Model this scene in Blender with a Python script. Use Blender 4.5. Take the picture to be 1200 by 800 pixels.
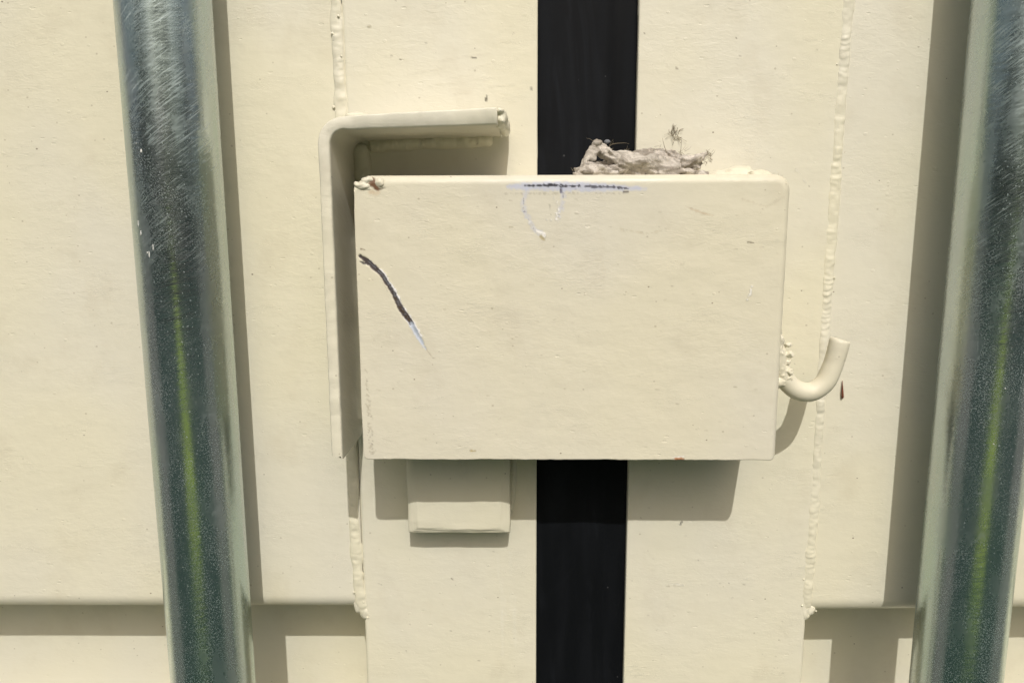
import bpy, bmesh, math, random
import numpy as np
from mathutils import Vector, Matrix, noise as mnoise

# ------------------------------------------------------------------ camera, sky, sun, exposure
S = bpy.context.scene
for o in list(bpy.data.objects): bpy.data.objects.remove(o)
COL = S.collection
EYE = 1.30                      # camera height above the ground (m)
DIST = 0.36                     # camera to door face (m)

def rad(a): return math.radians(a)
p, y, r = rad(9.3), rad(1.0), rad(-0.17)
fw = Vector((-math.sin(y)*math.cos(p), math.cos(y)*math.cos(p), -math.sin(p)))
rt = fw.cross(Vector((0, 0, 1))).normalized(); up = rt.cross(fw)
rt2 = rt*math.cos(r) + up*math.sin(r); up2 = up*math.cos(r) - rt*math.sin(r)
cd = bpy.data.cameras.new('camera'); cam = bpy.data.objects.new('camera', cd); COL.objects.link(cam)
cd.sensor_width = 36; cd.lens = 870/1200*36; cd.clip_start = 0.01; cd.clip_end = 2000
M = Matrix((rt2, up2, -fw)).transposed().to_4x4(); M.translation = (0, -DIST, EYE)
cam.matrix_world = M
S.camera = cam

SUN = Vector((0.115, -1.0, 1.03)).normalized()      # towards the sun
W = bpy.data.worlds.new('World'); S.world = W; W.use_nodes = True
nt = W.node_tree; bg = nt.nodes['Background']
sky = nt.nodes.new('ShaderNodeTexSky'); sky.sky_type = 'NISHITA'; sky.sun_disc = False
sky.sun_elevation = math.asin(SUN.z); sky.sun_rotation = math.atan2(SUN.x, SUN.y)
sky.air_density = 1.0; sky.dust_density = 7.0; sky.ozone_density = 0.4
nt.links.new(sky.outputs[0], bg.inputs[0]); bg.inputs[1].default_value = 0.12
sl = bpy.data.lights.new('sun', 'SUN'); sl.energy = 3.6; sl.angle = rad(0.53); sl.color = (1, 0.975, 0.93)
so = bpy.data.objects.new('sun', sl); COL.objects.link(so); so.location = SUN*20
so.rotation_euler = SUN.to_track_quat('Z', 'Y').to_euler()
S.view_settings.view_transform = 'Standard'; S.view_settings.look = 'None'
S.view_settings.exposure = -0.57; S.view_settings.gamma = 1; S.view_settings.use_curve_mapping = False
S.render.resolution_x, S.render.resolution_y = 1024, 682
S.render.engine = 'CYCLES'
S.cycles.max_bounces = 7; S.cycles.diffuse_bounces = 3; S.cycles.glossy_bounces = 4; S.cycles.use_adaptive_sampling = True; S.cycles.adaptive_threshold = 0.02

# ------------------------------------------------------------------ materials
def newmat(name):
    m = bpy.data.materials.new(name); m.use_nodes = True
    t = m.node_tree; b = t.nodes['Principled BSDF']
    return m, t, b
def N(t, kind, **kw):
    n = t.nodes.new(kind)
    for k, v in kw.items():
        if k.startswith('i_'): n.inputs[k[2:].replace('_', ' ')].default_value = v
        else: setattr(n, k, v)
    return n
def L(t, a, b): t.links.new(a, b)
def coords(t, scale, rot=(0, 0, 0)):
    """object coordinates flattened to the (x, z) face plane, depth sheared in; 2-D textures are cheap"""
    c = t.nodes.get('flat_coords')
    if c is None:
        tc = N(t, 'ShaderNodeTexCoord'); sp = N(t, 'ShaderNodeSeparateXYZ'); L(t, tc.outputs['Object'], sp.inputs[0])
        c = N(t, 'ShaderNodeCombineXYZ'); c.name = 'flat_coords'
        L(t, mth(t, 'ADD', sp.outputs[0], mth(t, 'MULTIPLY', sp.outputs[1], .63)), c.inputs[0])
        L(t, mth(t, 'ADD', sp.outputs[2], mth(t, 'MULTIPLY', sp.outputs[1], .41)), c.inputs[1])
    mp = N(t, 'ShaderNodeMapping'); mp.inputs['Scale'].default_value = (scale[0], scale[2], 1); mp.inputs['Rotation'].default_value = (0, 0, rot[1])
    L(t, c.outputs[0], mp.inputs[0]); return mp.outputs[0]
def tex_noise(t, scale, detail=2.0, rough=.5, rot=(0, 0, 0), dist=0.0):
    n = N(t, 'ShaderNodeTexNoise', noise_dimensions='2D'); n.inputs['Scale'].default_value = 1; n.inputs['Detail'].default_value = detail
    n.inputs['Roughness'].default_value = rough; n.inputs['Distortion'].default_value = dist
    L(t, coords(t, scale, rot), n.inputs['Vector']); return n.outputs['Fac']
def ramp(t, src, a, b, va=0.0, vb=1.0, smooth=True):
    n = N(t, 'ShaderNodeMapRange'); n.interpolation_type = 'SMOOTHSTEP' if smooth else 'LINEAR'
    for i, v in zip((1, 2, 3, 4), (a, b, va, vb)): n.inputs[i].default_value = v
    L(t, src, n.inputs[0]); return n.outputs[0]
def mth(t, op, a, b):
    n = N(t, 'ShaderNodeMath', operation=op)
    for i, v in enumerate((a, b)):
        if isinstance(v, (int, float)): n.inputs[i].default_value = v
        else: L(t, v, n.inputs[i])
    return n.outputs[0]
def mixc(t, f, a, b):
    n = N(t, 'ShaderNodeMix', data_type='RGBA')
    for i, v in ((0, f), (6, a), (7, b)):
        if isinstance(v, (int, float)): n.inputs[i].default_value = v
        elif isinstance(v, tuple): n.inputs[i].default_value = (*v, 1)
        else: L(t, v, n.inputs[i])
    return n.outputs[2]
def specks(t, scale, keep, size, rot=(0, 0, 0)):
    """sparse small dots: one per chosen voronoi cell"""
    v = N(t, 'ShaderNodeTexVoronoi', voronoi_dimensions='2D'); v.inputs['Scale'].default_value = 1
    L(t, coords(t, scale, rot), v.inputs['Vector'])
    sp = N(t, 'ShaderNodeSeparateColor'); L(t, v.outputs['Color'], sp.inputs[0])
    chosen = mth(t, 'GREATER_THAN', sp.outputs[0], 1-keep)
    sz = mth(t, 'MULTIPLY', sp.outputs[1], size)
    d = mth(t, 'SUBTRACT', sz, v.outputs['Distance'])
    dot = ramp(t, d, 0, size*.35)
    return mth(t, 'MULTIPLY', chosen, dot)

def paint_mat(name='cream_paint', k=(1, 1, 1)):
    m, t, b = newmat(name)
    big = tex_noise(t, (9, 9, 6), 3)
    c = mixc(t, ramp(t, big, .35, .7), (.738*k[0], .702*k[1], .545*k[2]), (.715*k[0], .688*k[1], .575*k[2]))
    grime = tex_noise(t, (34, 34, 26), 4, .65)
    c = mixc(t, ramp(t, grime, .50, .80, 0, .20), c, (.52, .46, .33))
    dk = specks(t, (110, 110, 150), .045, .065)
    c = mixc(t, mth(t, 'MULTIPLY', dk, .75), c, (.14, .10, .06))
    dk2 = specks(t, (230, 230, 260), .06, .15)
    c = mixc(t, mth(t, 'MULTIPLY', dk2, .35), c, (.25, .20, .12))
    at = N(t, 'ShaderNodeAttribute', attribute_name='mark')
    aw = N(t, 'ShaderNodeAttribute', attribute_name='wear')
    c = mixc(t, aw.outputs['Fac'], c, at.outputs['Color'])
    L(t, c, b.inputs['Base Color'])
    rg = tex_noise(t, (40, 40, 40), 3)
    L(t, ramp(t, rg, .3, .7, .36, .52), b.inputs['Roughness'])
    b.inputs['Specular IOR Level'].default_value = .32
    # relief: brushed horizontal ripples, orange peel, scattered paint nibs
    h1 = tex_noise(t, (260, 260, 620), 2, .5, (0, rad(4), 0), .8)
    h2 = tex_noise(t, (700, 700, 1100), 2, .5)
    patch = ramp(t, tex_noise(t, (22, 22, 30), 2), .38, .68, .35, 1.2)
    h = mth(t, 'ADD', mth(t, 'MULTIPLY', mth(t, 'MULTIPLY', h1, patch), .085), mth(t, 'MULTIPLY', h2, .020))
    h = mth(t, 'ADD', h, mth(t, 'MULTIPLY', tex_noise(t, (85, 85, 120), 2, .5), .22))
    nib = specks(t, (240, 240, 330), .03, .26)
    pit = specks(t, (170, 170, 400), .03, .25, (0, rad(8), 0))
    h = mth(t, 'ADD', h, mth(t, 'MULTIPLY', nib, .07))
    h = mth(t, 'SUBTRACT', h, mth(t, 'MULTIPLY', pit, .08))
    wr = tex_noise(t, (70, 70, 420), 4, .6, (0, rad(-7), 0), 1.5)
    wrl = mth(t, 'SUBTRACT', 1.0, ramp(t, mth(t, 'ABSOLUTE', mth(t, 'SUBTRACT', wr, .5), 0), 0, .03))
    wm = ramp(t, tex_noise(t, (28, 28, 60), 2), .50, .75)
    h = mth(t, 'ADD', h, mth(t, 'MULTIPLY', mth(t, 'MULTIPLY', wrl, wm), .03))
    bp = N(t, 'ShaderNodeBump'); bp.inputs['Strength'].default_value = 1; bp.inputs['Distance'].default_value = .001
    L(t, h, bp.inputs['Height']); L(t, bp.outputs[0], b.inputs['Normal'])
    return m

def uvnoise(t, su, sv, detail=3, rough=.6, ang=0.0, dist=0.0, off=0.0):
    """noise on the rod's unrolled surface (u round the tube, v along it, metres)"""
    uv = N(t, 'ShaderNodeUVMap'); r1 = N(t, 'ShaderNodeMapping'); r1.inputs['Rotation'].default_value = (0, 0, ang)
    r2 = N(t, 'ShaderNodeMapping'); r2.inputs['Scale'].default_value = (su, sv, 1); r2.inputs['Location'].default_value = (off, off*.7, off)
    L(t, uv.outputs[0], r1.inputs[0]); L(t, r1.outputs[0], r2.inputs[0])
    n = N(t, 'ShaderNodeTexNoise', noise_dimensions='2D'); n.inputs['Scale'].default_value = 1; n.inputs['Detail'].default_value = detail
    n.inputs['Roughness'].default_value = rough; n.inputs['Distortion'].default_value = dist
    L(t, r2.outputs[0], n.inputs['Vector']); return n.outputs['Fac']
def zinc_mat():
    m, t, b = newmat('zinc_plated_steel')
    big = uvnoise(t, 40, 8, 3)
    c = mixc(t, ramp(t, big, .35, .65), (.44, .54, .505), (.48, .54, .54))
    patch = ramp(t, uvnoise(t, 45, 14, 4, .6, 0, .5, 3), .34, .66)
    # helical scuffs, fine sparkling grain, dried dust
    sc = uvnoise(t, 80, 1500, 4, .75, rad(-38), .4, 5)
    scuff = mth(t, 'MULTIPLY', ramp(t, sc, .48, .74), ramp(t, uvnoise(t, 70, 16, 3, .6, rad(-38), 0, 8), .36, .62))
    uvz = N(t, 'ShaderNodeUVMap'); sx = N(t, 'ShaderNodeSeparateXYZ'); L(t, uvz.outputs[0], sx.inputs[0])
    scuff = mth(t, 'MULTIPLY', scuff, ramp(t, sx.outputs[1], -.10, .09, .15, 1.9))     # scuffs grow stronger upwards
    grain = mth(t, 'MULTIPLY', ramp(t, uvnoise(t, 1900, 1500, 2, .7, rad(-30), 0, 2), .53, .68), mth(t, 'ADD', ramp(t, patch, 0, 1, .18, 1, False), ramp(t, uvnoise(t, 30, 26, 2, .5, rad(-38), 0, 21), .45, .75, 0, .5)))
    spot = mth(t, 'MULTIPLY', ramp(t, uvnoise(t, 1100, 900, 1, .5, 0, 0, 7), .72, .80), 1.0)
    stain = mth(t, 'MULTIPLY', ramp(t, uvnoise(t, 160, 130, 4, .7, 0, .8, 11), .62, .74), .16)
    film = mth(t, 'MAXIMUM', mth(t, 'MULTIPLY', grain, .42), mth(t, 'MAXIMUM', mth(t, 'MULTIPLY', scuff, .36), mth(t, 'MAXIMUM', mth(t, 'MULTIPLY', spot, .5), stain)))
    film = mth(t, 'ADD', mth(t, 'MULTIPLY', film, .80), mth(t, 'ADD', .012, mth(t, 'MULTIPLY', ramp(t, sx.outputs[1], -.03, .11, 0, .085), ramp(t, uvnoise(t, 55, 28, 4, .65, rad(-38), .3, 17), .35, .62, .35, 1.3))))  # height term pales the rod's upper part: sky reflection put into the colour
    c = mixc(t, film, c, (.52, .60, .62))
    at = N(t, 'ShaderNodeAttribute', attribute_name='wear')
    c = mixc(t, at.outputs['Fac'], c, (.85, .85, .80))
    L(t, c, b.inputs['Base Color'])
    me = mth(t, 'SUBTRACT', 1.0, mth(t, 'MAXIMUM', film, at.outputs['Fac']))
    L(t, me, b.inputs['Metallic'])
    ro = uvnoise(t, 60, 25, 4, .6, 0, 0, 4)
    L(t, mth(t, 'ADD', ramp(t, ro, .3, .7, .18, .29), mth(t, 'MULTIPLY', film, .35)), b.inputs['Roughness'])
    hh = mth(t, 'ADD', mth(t, 'MULTIPLY', sc, .012), mth(t, 'MULTIPLY', uvnoise(t, 90, 330, 3, .6, rad(-12), 0, 9), .13))
    bp = N(t, 'ShaderNodeBump'); bp.inputs['Strength'].default_value = .8; bp.inputs['Distance'].default_value = .001
    L(t, hh, bp.inputs['Height']); L(t, bp.outputs[0], b.inputs['Normal'])
    return m

def rubber_mat():
    m, t, b = newmat('black_rubber')
    n = tex_noise(t, (60, 60, 8), 4)
    c = mixc(t, ramp(t, n, .4, .75), (.0045, .0052, .0065), (.008, .0092, .0115))
    c = mixc(t, mth(t, 'MULTIPLY', specks(t, (160, 160, 160), .03, .10), .4), c, (.12, .12, .12))
    sm = tex_noise(t, (45, 45, 9), 4, .65, (0, 0, 0), .6)
    c = mixc(t, ramp(t, sm, .52, .80, 0, .5), c, (.020, .023, .029))
    L(t, c, b.inputs['Base Color']); L(t, ramp(t, n, .3, .7, .5, .68), b.inputs['Roughness'])
    b.inputs['Specular IOR Level'].default_value = .1
    bp = N(t, 'ShaderNodeBump'); bp.inputs['Distance'].default_value = .001; bp.inputs['Strength'].default_value = .6
    L(t, mth(t, 'MULTIPLY', tex_noise(t, (300, 300, 40), 3), .08), bp.inputs['Height']); L(t, bp.outputs[0], b.inputs['Normal'])
    return m

def rag_mat():
    m, t, b = newmat('dry_rag')
    n = tex_noise(t, (150, 150, 190), 4, .6, (0, rad(20), 0), .6)
    c = mixc(t, ramp(t, n, .34, .66), (.32, .285, .24), (.66, .61, .54))
    n2 = tex_noise(t, (1300, 1300, 1700), 3, .7, (0, rad(25), 0), .5)
    c = mixc(t, ramp(t, n2, .56, .80, 0, .7), c, (.13, .105, .08))
    L(t, c, b.inputs['Base Color']); b.inputs['Roughness'].default_value = .95; b.inputs['Specular IOR Level'].default_value = .1
    bp = N(t, 'ShaderNodeBump'); bp.inputs['Distance'].default_value = .001
    L(t, mth(t, 'ADD', mth(t, 'MULTIPLY', n2, .35), mth(t, 'MULTIPLY', n, .45)), bp.inputs['Height']); L(t, bp.outputs[0], b.inputs['Normal'])
    return m

def plain(name, c, rough=.8, scale=(200, 200, 200), c2=None):
    m, t, b = newmat(name)
    c2 = c2 or tuple(v*.7 for v in c)
    L(t, mixc(t, ramp(t, tex_noise(t, scale, 4), .3, .7), c, c2), b.inputs['Base Color'])
    b.inputs['Roughness'].default_value = rough
    return m

PAINT = paint_mat(); PAINT_BOX = paint_mat('cream_paint_box', (.975, .965, .96)); ZINC = zinc_mat(); RUBBER = rubber_mat(); RAG = rag_mat()
FIBRE = plain('dry_fibre', (.30, .25, .17), .9)
SLIVER = plain('brown_sliver', (.20, .06, .03), .7)
YARD = plain('concrete_yard', (.185, .188, .165), .9, (3, 3, 3), (.15, .152, .135))
TURF = plain('added_turf', (.008, .040, .031), .95, (3, 3, 3), (.014, .052, .038))
FLECK = plain('white_paint_fleck', (.80, .80, .76), .6)
LEAF = plain('added_leaves', (.018, .062, .042), .6, (.7, .7, .7), (.028, .072, .042))
GRASS = plain('added_grass', (.40, .50, .03), .9, (1.1, 1.1, 1.1), (.12, .20, .03))

# ------------------------------------------------------------------ mesh helpers (all sizes below in millimetres, z from eye level)
def mmv(x, y, z): return (x*.001, y*.001, z*.001 + EYE)
def empty(name, loc):
    o = bpy.data.objects.new(name, None); COL.objects.link(o); o.location = loc; o.empty_display_size = .05
    return o
def wloc(o):
    v = o.location.copy()
    while o.parent: o = o.parent; v += o.location
    return v
def build(name, verts, faces, mat, parent=None, smooth=True, at=None, attr=None):
    """verts in mm -> one object, origin at its own centre (or `at`), parented without scale or rotation"""
    v = np.array(verts, float)*.001; v[:, 2] += EYE
    c = (v.min(0)+v.max(0))/2 if at is None else np.array(at, float)
    me = bpy.data.meshes.new(name); me.from_pydata((v-c).tolist(), [], faces if isinstance(faces, list) else faces.tolist())
    me.materials.append(mat)
    if smooth: me.polygons.foreach_set('use_smooth', np.ones(len(me.polygons), bool))
    if attr is not None:
        rgb, fac = attr
        a = me.attributes.new('mark', 'FLOAT_COLOR', 'POINT')
        a.data.foreach_set('color', np.concatenate([rgb, np.ones((len(rgb), 1))], 1).astype(np.float32).ravel())
        w = me.attributes.new('wear', 'FLOAT', 'POINT'); w.data.foreach_set('value', fac.astype(np.float32))
    me.update()
    o = bpy.data.objects.new(name, me); COL.objects.link(o)
    if parent: o.parent = parent; o.location = Vector(c) - wloc(parent)
    else: o.location = c
    return o
def grid_faces(nu, nv, flip=False, off=0):
    i = np.arange(nu-1)[:, None]*nv + np.arange(nv-1)[None, :] + off
    q = np.stack([i, i+nv, i+nv+1, i+1], -1).reshape(-1, 4)
    return q[:, ::-1] if flip else q
def vn(x, y, seed, scale):
    """smooth value noise in [-1,1]"""
    rg = np.random.RandomState(abs(int(seed)) % 100000).uniform(-1, 1, (64, 64))
    u, v = x/scale, y/scale; iu, iv = np.floor(u).astype(int), np.floor(v).astype(int)
    fu, fv = u-iu, v-iv; fu = fu*fu*(3-2*fu); fv = fv*fv*(3-2*fv)
    g = lambda a, b: rg[a % 64, b % 64]
    return (g(iu, iv)*(1-fu)+g(iu+1, iv)*fu)*(1-fv)+(g(iu, iv+1)*(1-fu)+g(iu+1, iv+1)*fu)*fv
def fbm(x, y, seed, scale, oct=3):
    return sum(vn(x, y, seed+k, scale/2**k)/2**k for k in range(oct))
def seg_dist(X, Z, pts, wid):
    """signed distance to a tapered polyline: <0 inside; also the side (+ left of travel) and run 0..1"""
    best = np.full(X.shape, 1e9); side = np.zeros(X.shape); run = np.zeros(X.shape); n = len(pts)-1
    for k in range(n):
        (ax, az), (bx, bz) = pts[k], pts[k+1]; dx, dz = bx-ax, bz-az
        tt = np.clip(((X-ax)*dx+(Z-az)*dz)/(dx*dx+dz*dz+1e-9), 0, 1)
        px, pz = ax+tt*dx, az+tt*dz
        d = np.hypot(X-px, Z-pz) - (wid[k]*(1-tt)+wid[k+1]*tt)
        m = d < best
        best = np.where(m, d, best); side = np.where(m, np.sign(dx*(Z-pz)-dz*(X-px)), side); run = np.where(m, (k+tt)/n, run)
    return best, side, run
class Marks:
    def __init__(s, X, Z):
        s.X, s.Z = X, Z; s.rgb = np.zeros((*X.shape, 3)); s.a = np.zeros(X.shape); s.h = np.zeros(X.shape)
    def over(s, mask, col):
        m = np.clip(mask, 0, 1)[..., None]; a = s.a[..., None]
        out = m + a*(1-m); s.rgb = np.where(out > 1e-4, (np.array(col)*m + s.rgb*a*(1-m))/np.maximum(out, 1e-4), s.rgb); s.a = out[..., 0]
    def stroke(s, pts, wid, col, alpha=1, feather=.35, rough=.0, seed=1, depth=0, dots=0):
        d, side, run = seg_dist(s.X, s.Z, pts, wid)
        if rough: d = d + rough*vn(s.X, s.Z, seed, .9)
        m = np.clip(.5-d/feather, 0, 1)*alpha
        if dots: m = m*np.clip((.75*vn(s.X, s.Z, seed+5, .55)+.45*vn(s.X, s.Z, seed+6, 2.0)-(1-2*dots))*4, 0, 1)
        s.over(m, col); s.h -= depth*m
        return d, side, run
    def attr(s): return s.rgb.reshape(-1, 3), s.a.reshape(-1)

def axis(lo, hi, step, vlo, vhi, coarse):
    """coordinates fine inside [vlo,vhi], coarse outside"""
    a = []
    if lo < vlo: a += list(np.linspace(lo, vlo, max(2, int((vlo-lo)/coarse)+1))[:-1])
    vl, vh = max(lo, vlo), min(hi, vhi)
    a += list(np.linspace(vl, vh, max(2, int((vh-vl)/step)+1)))
    if hi > vhi: a += list(np.linspace(vhi, hi, max(2, int((hi-vhi)/coarse)+1))[1:])
    return np.array(a)

def tube(pts, rad_, n=10, cap=True, ripple=None):
    pts = [Vector(q) for q in pts]; V = []; F = []
    tprev = None
    for i, q in enumerate(pts):
        tg = (pts[min(i+1, len(pts)-1)]-pts[max(i-1, 0)]).normalized()
        if tprev is None:
            a = Vector((0, 1, 0)) if abs(tg.y) < .9 else Vector((1, 0, 0))
            u = tg.cross(a).normalized()
        else:
            u = (u - tg*u.dot(tg)).normalized()
        w = tg.cross(u); tprev = tg
        rr = rad_[i] if hasattr(rad_, '__len__') else rad_
        for k in range(n):
            an = 2*math.pi*k/n; s = rr*(1+(ripple(i, an) if ripple else 0))
            V.append(q+u*(math.cos(an)*s)+w*(math.sin(an)*s))
    for i in range(len(pts)-1):
        for k in range(n):
            F.append((i*n+k, i*n+(k+1) % n, (i+1)*n+(k+1) % n, (i+1)*n+k))
    if cap: F.append(tuple(range(n))[::-1]); F.append(tuple((len(pts)-1)*n+k for k in range(n)))
    return [tuple(v) for v in V], F
def catmull(P, per=10):
    P = [np.array(q, float) for q in P]; Q = [2*P[0]-P[1]]+P+[2*P[-1]-P[-2]]; out = []
    for i in range(1, len(Q)-2):
        a, b, c, d = Q[i-1], Q[i], Q[i+1], Q[i+2]
        for k in range(per):
            t = k/per; out.append(.5*((2*b)+(-a+c)*t+(2*a-5*b+4*c-d)*t*t+(-a+3*b-3*c+d)*t**3))
    out.append(P[-1]); return out
def blob(c, size, seed, amp=.25, sub=3, freq=1.0):
    bm = bmesh.new(); bmesh.ops.create_icosphere(bm, subdivisions=sub, radius=1)
    V = []
    for v in bm.verts:
        n = mnoise.noise(v.co*1.6*freq+Vector((seed*7.3, seed*3.1, 0)))*amp + mnoise.noise(v.co*4*freq+Vector((0, seed*5.7, 9)))*amp*.4
        w = v.co*(1+n); V.append((c[0]+w.x*size[0], c[1]+w.y*size[1], c[2]+w.z*size[2]))
    F = [tuple(v.index for v in f.verts) for f in bm.faces]; bm.free()
    return V, F
def joined(parts):
    V, F = [], []
    for v, f in parts:
        o = len(V); V += list(v); F += [tuple(i+o for i in q) for q in f]
    return V, F
def weld_run(path, width, height, seed, period=2.6, ripple=.22, spat=(), step=.45, wob=.25, y0=0.0):
    """bead laid along a path (x,y,z); rounded cross-section, chevron ripples, spatter beads"""
    pts = catmull(path, 24); ds = [0]
    for a, b in zip(pts[:-1], pts[1:]): ds.append(ds[-1]+np.linalg.norm(b-a))
    ds = np.array(ds); n = int(ds[-1]/step)+2; s = np.linspace(0, ds[-1], n)
    P = np.stack([np.interp(s, ds, [q[k] for q in pts]) for k in range(3)], 1)
    T = np.gradient(P, axis=0); T /= np.linalg.norm(T, axis=1)[:, None]
    out = np.array([0, -1, 0.]); U = np.cross(T, out); U /= np.linalg.norm(U, axis=1)[:, None]
    m = 13; an = np.linspace(-1, 1, m)
    ss, uu = np.meshgrid(s, an, indexing='ij')
    w = width/2*(1+wob*vn(ss*0+seed*9.7, ss, seed, 9)+.12*vn(uu*3+5, ss, seed+1, 3))
    prof = np.sqrt(np.clip(1-uu**2, 0, 1))**.9
    ph = (ss + 1.1*uu**2 + 1.9*vn(uu*.8+3, ss, seed+2, 6) + .5*vn(uu*2+3, ss, seed+12, 2.1))/period
    rip = (ph-np.floor(ph)); rip = np.where(rip < .75, rip/.75, (1-rip)/.25)
    amp = np.clip(.55+.9*vn(uu*0+8, ss, seed+3, 14), 0.05, 1.3)
    h = height*prof*(1+.3*vn(uu*2+1, ss, seed+4, 6))*(1-ripple*amp*(1-rip))
    h += (.22*vn(uu*2.2+9, ss, seed+6, 1.9)+.30*vn(uu*1.2+5, ss, seed+7, 4.2))*prof*min(1, height)
    te = np.clip(np.minimum(ss, ds[-1]-ss)/3.5, 0, 1); te = np.sqrt(te*(2-te)); h = h*te-.5*(1-te); w = w*(.35+.65*te)
    V = P[:, None, :]+U[:, None, :]*(uu*w)[..., None]+out*(h-.6*(1-prof))[..., None]
    V = V.reshape(-1, 3); V[:, 1] += y0
    parts = [(V.tolist(), [tuple(q) for q in grid_faces(n, m)])]
    for k, (x, yy, z, rr) in enumerate(spat):
        parts.append(blob((x, yy+.25*rr, z), (rr*.6, rr*.4, rr*.6), seed+k, .3, 3))
    return joined(parts)

def fuse(o, voxel=.35, smooth=4):
    """melt overlapping lumps into one continuous skin"""
    md = o.modifiers.new('remesh', 'REMESH'); md.mode = 'VOXEL'; md.voxel_size = voxel*.001
    sm = o.modifiers.new('smooth', 'SMOOTH'); sm.iterations = smooth; sm.factor = .5
    dg = bpy.context.evaluated_depsgraph_get(); dg.update()
    me = bpy.data.meshes.new_from_object(o.evaluated_get(dg)); o.modifiers.clear(); mats = list(o.data.materials)
    me.polygons.foreach_set('use_smooth', np.ones(len(me.polygons), bool))
    if not me.materials: me.materials.append(mats[0])
    o.data = me; return o
# ------------------------------------------------------------------ ground; unseen turf, grass and trees added for the rods' reflections
def sheet(name, x0, x1, y0, y1, z, mat):
    me = bpy.data.meshes.new(name); me.from_pydata([(x0, y0, 0), (x1, y0, 0), (x1, y1, 0), (x0, y1, 0)], [], [(0, 1, 2, 3)])
    me.materials.append(mat); o = bpy.data.objects.new(name, me); COL.objects.link(o); o.location.z = z
    o['kind'] = 'structure'; return o
sheet('ground', -600, 600, -600, 600, 0, YARD)
tf = sheet('added_turf', -1, 1, -1, 1, .004, TURF)  # added out of view, shaped to darken the middle of the rods' reflections
me = bpy.data.meshes.new('added_turf'); me.from_pydata([(-.75, -.5, 0), (-16, -9.5, 0), (-16, -19, 0), (16, -19, 0), (16, -9.5, 0), (.75, -.5, 0)], [], [(0, 1, 2, 3, 4, 5)])
me.materials.append(TURF); tf.data = me
sheet('added_grass_strip', -.72, .72, -17, -2.7, .008, GRASS)  # added out of view; mirrored as the green streak on the rods
def added_tree_belt():  # leaf quads added behind the camera as a dark mass for the rods to mirror
    rs = np.random.RandomState(3); n = 24000
    u = rs.uniform(-math.pi*.30, math.pi*.30, n); rr_ = 19+rs.uniform(0, 5, n); top = 7+2.0*np.sin(u*9)+1.0*np.sin(u*23+1)
    c = np.stack([np.sin(u)*rr_*1.5, -np.cos(u)*rr_, rs.uniform(0, 1, n)**.8*top], 1)
    a = rs.normal(size=(n, 3)); a /= np.linalg.norm(a, axis=1)[:, None]; b = np.cross(a, rs.normal(size=(n, 3))); b /= np.linalg.norm(b, axis=1)[:, None]
    sz = rs.uniform(.18, .42, (n, 1)); V = np.stack([c-a*sz, c-b*sz*.6, c+a*sz, c+b*sz*.6], 1).reshape(-1, 3)
    me = bpy.data.meshes.new('added_tree_belt'); me.from_pydata(V.tolist(), [], np.arange(4*n).reshape(-1, 4).tolist()); me.materials.append(LEAF)
    o = bpy.data.objects.new('added_tree_belt', me); COL.objects.link(o); o['kind'] = 'stuff'
added_tree_belt()

ZLO, ZHI = -1150.0, 1050.0          # door leaf, bottom to top (mm from eye level)
LD = empty('container_door', (-.33, 0.02, EYE+ZLO*.001))
LD['label'] = 'cream container door leaf on the left, with the bent steel lock shroud and small block'; LD['category'] = 'container door'; LD['kind'] = 'thing'
RD = empty('container_door', (.35, 0.02, EYE+ZLO*.001))
RD['label'] = 'cream container door leaf on the right, carrying the lock box with hook'; RD['category'] = 'container door'; RD['kind'] = 'thing'

# corrugated door panels: tall flat bands with rolled lips, recesses between
def panel_profile(lip):
    face, rec, dep, rr = 362.0, 104.0, 45.0, 9.0
    prof = []                                         # (z, y) from the top down
    z = lip+2*(face+rec)+face
    pts = []
    while z > ZLO-400:
        zt, zb = z, z-face
        for k in range(7):                            # upper lip
            a = math.pi/2*k/6*.83; pts.append((zt-rr+rr*math.cos(a)*1.0 if False else zt-rr*(1-math.cos(math.pi/2*.83-a)) , rr*(1-math.sin(a+math.pi/2*.17))))
        zz = zt-rr-2
        step = 2.0 if (zb < 120 and zt > -260) else 12.0
        while zz > zb+rr+1: pts.append((zz, 0.0)); zz -= step
        for k in range(9):                            # lower lip rolls back
            a = math.pi/2*.83*k/8; pts.append((zb+rr-rr*math.sin(a), rr*(1-math.cos(a))))
        pts.append((zb-9, dep-4)); pts.append((zb-11, dep-1)); pts.append((zb-14, dep))
        zz = zb-16
        while zz > zb-rec+16: pts.append((zz, dep)); zz -= 4 if zb > -260 else 20
        pts.append((zb-rec+14, dep)); pts.append((zb-rec+11, dep-1)); pts.append((zb-rec+9, dep-4))
        z = zb-rec
    pts = [q for q in pts if ZLO <= q[0] <= ZHI]
    return np.array(pts)
def door_panel(parent, xa, xb, lip, seed, tilt):
    pr = panel_profile(lip); xs = axis(xa, xb, 2.0, -300, 300, 14)
    X, Z = np.meshgrid(xs, pr[:, 0], indexing='ij'); Y = np.repeat(pr[None, :, 1], len(xs), 0)
    Z = Z + tilt*(X-xa if xa > 0 else X-xb)
    Y = Y + .22*fbm(X, Z, seed, 60) + .5
    V = np.stack([X, Y, Z], -1).reshape(-1, 3)
    o = build('door_panel', V, grid_faces(*X.shape, flip=True), PAINT, parent)
    md = o.modifiers.new('thickness', 'SOLIDIFY'); md.thickness = .002; md.offset = -1
    return o
door_panel(LD, -1100, -84.6, -202.5, 11, 0.006)
door_panel(RD, 146.7, 1160, -203.5, 23, 0.020)

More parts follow.
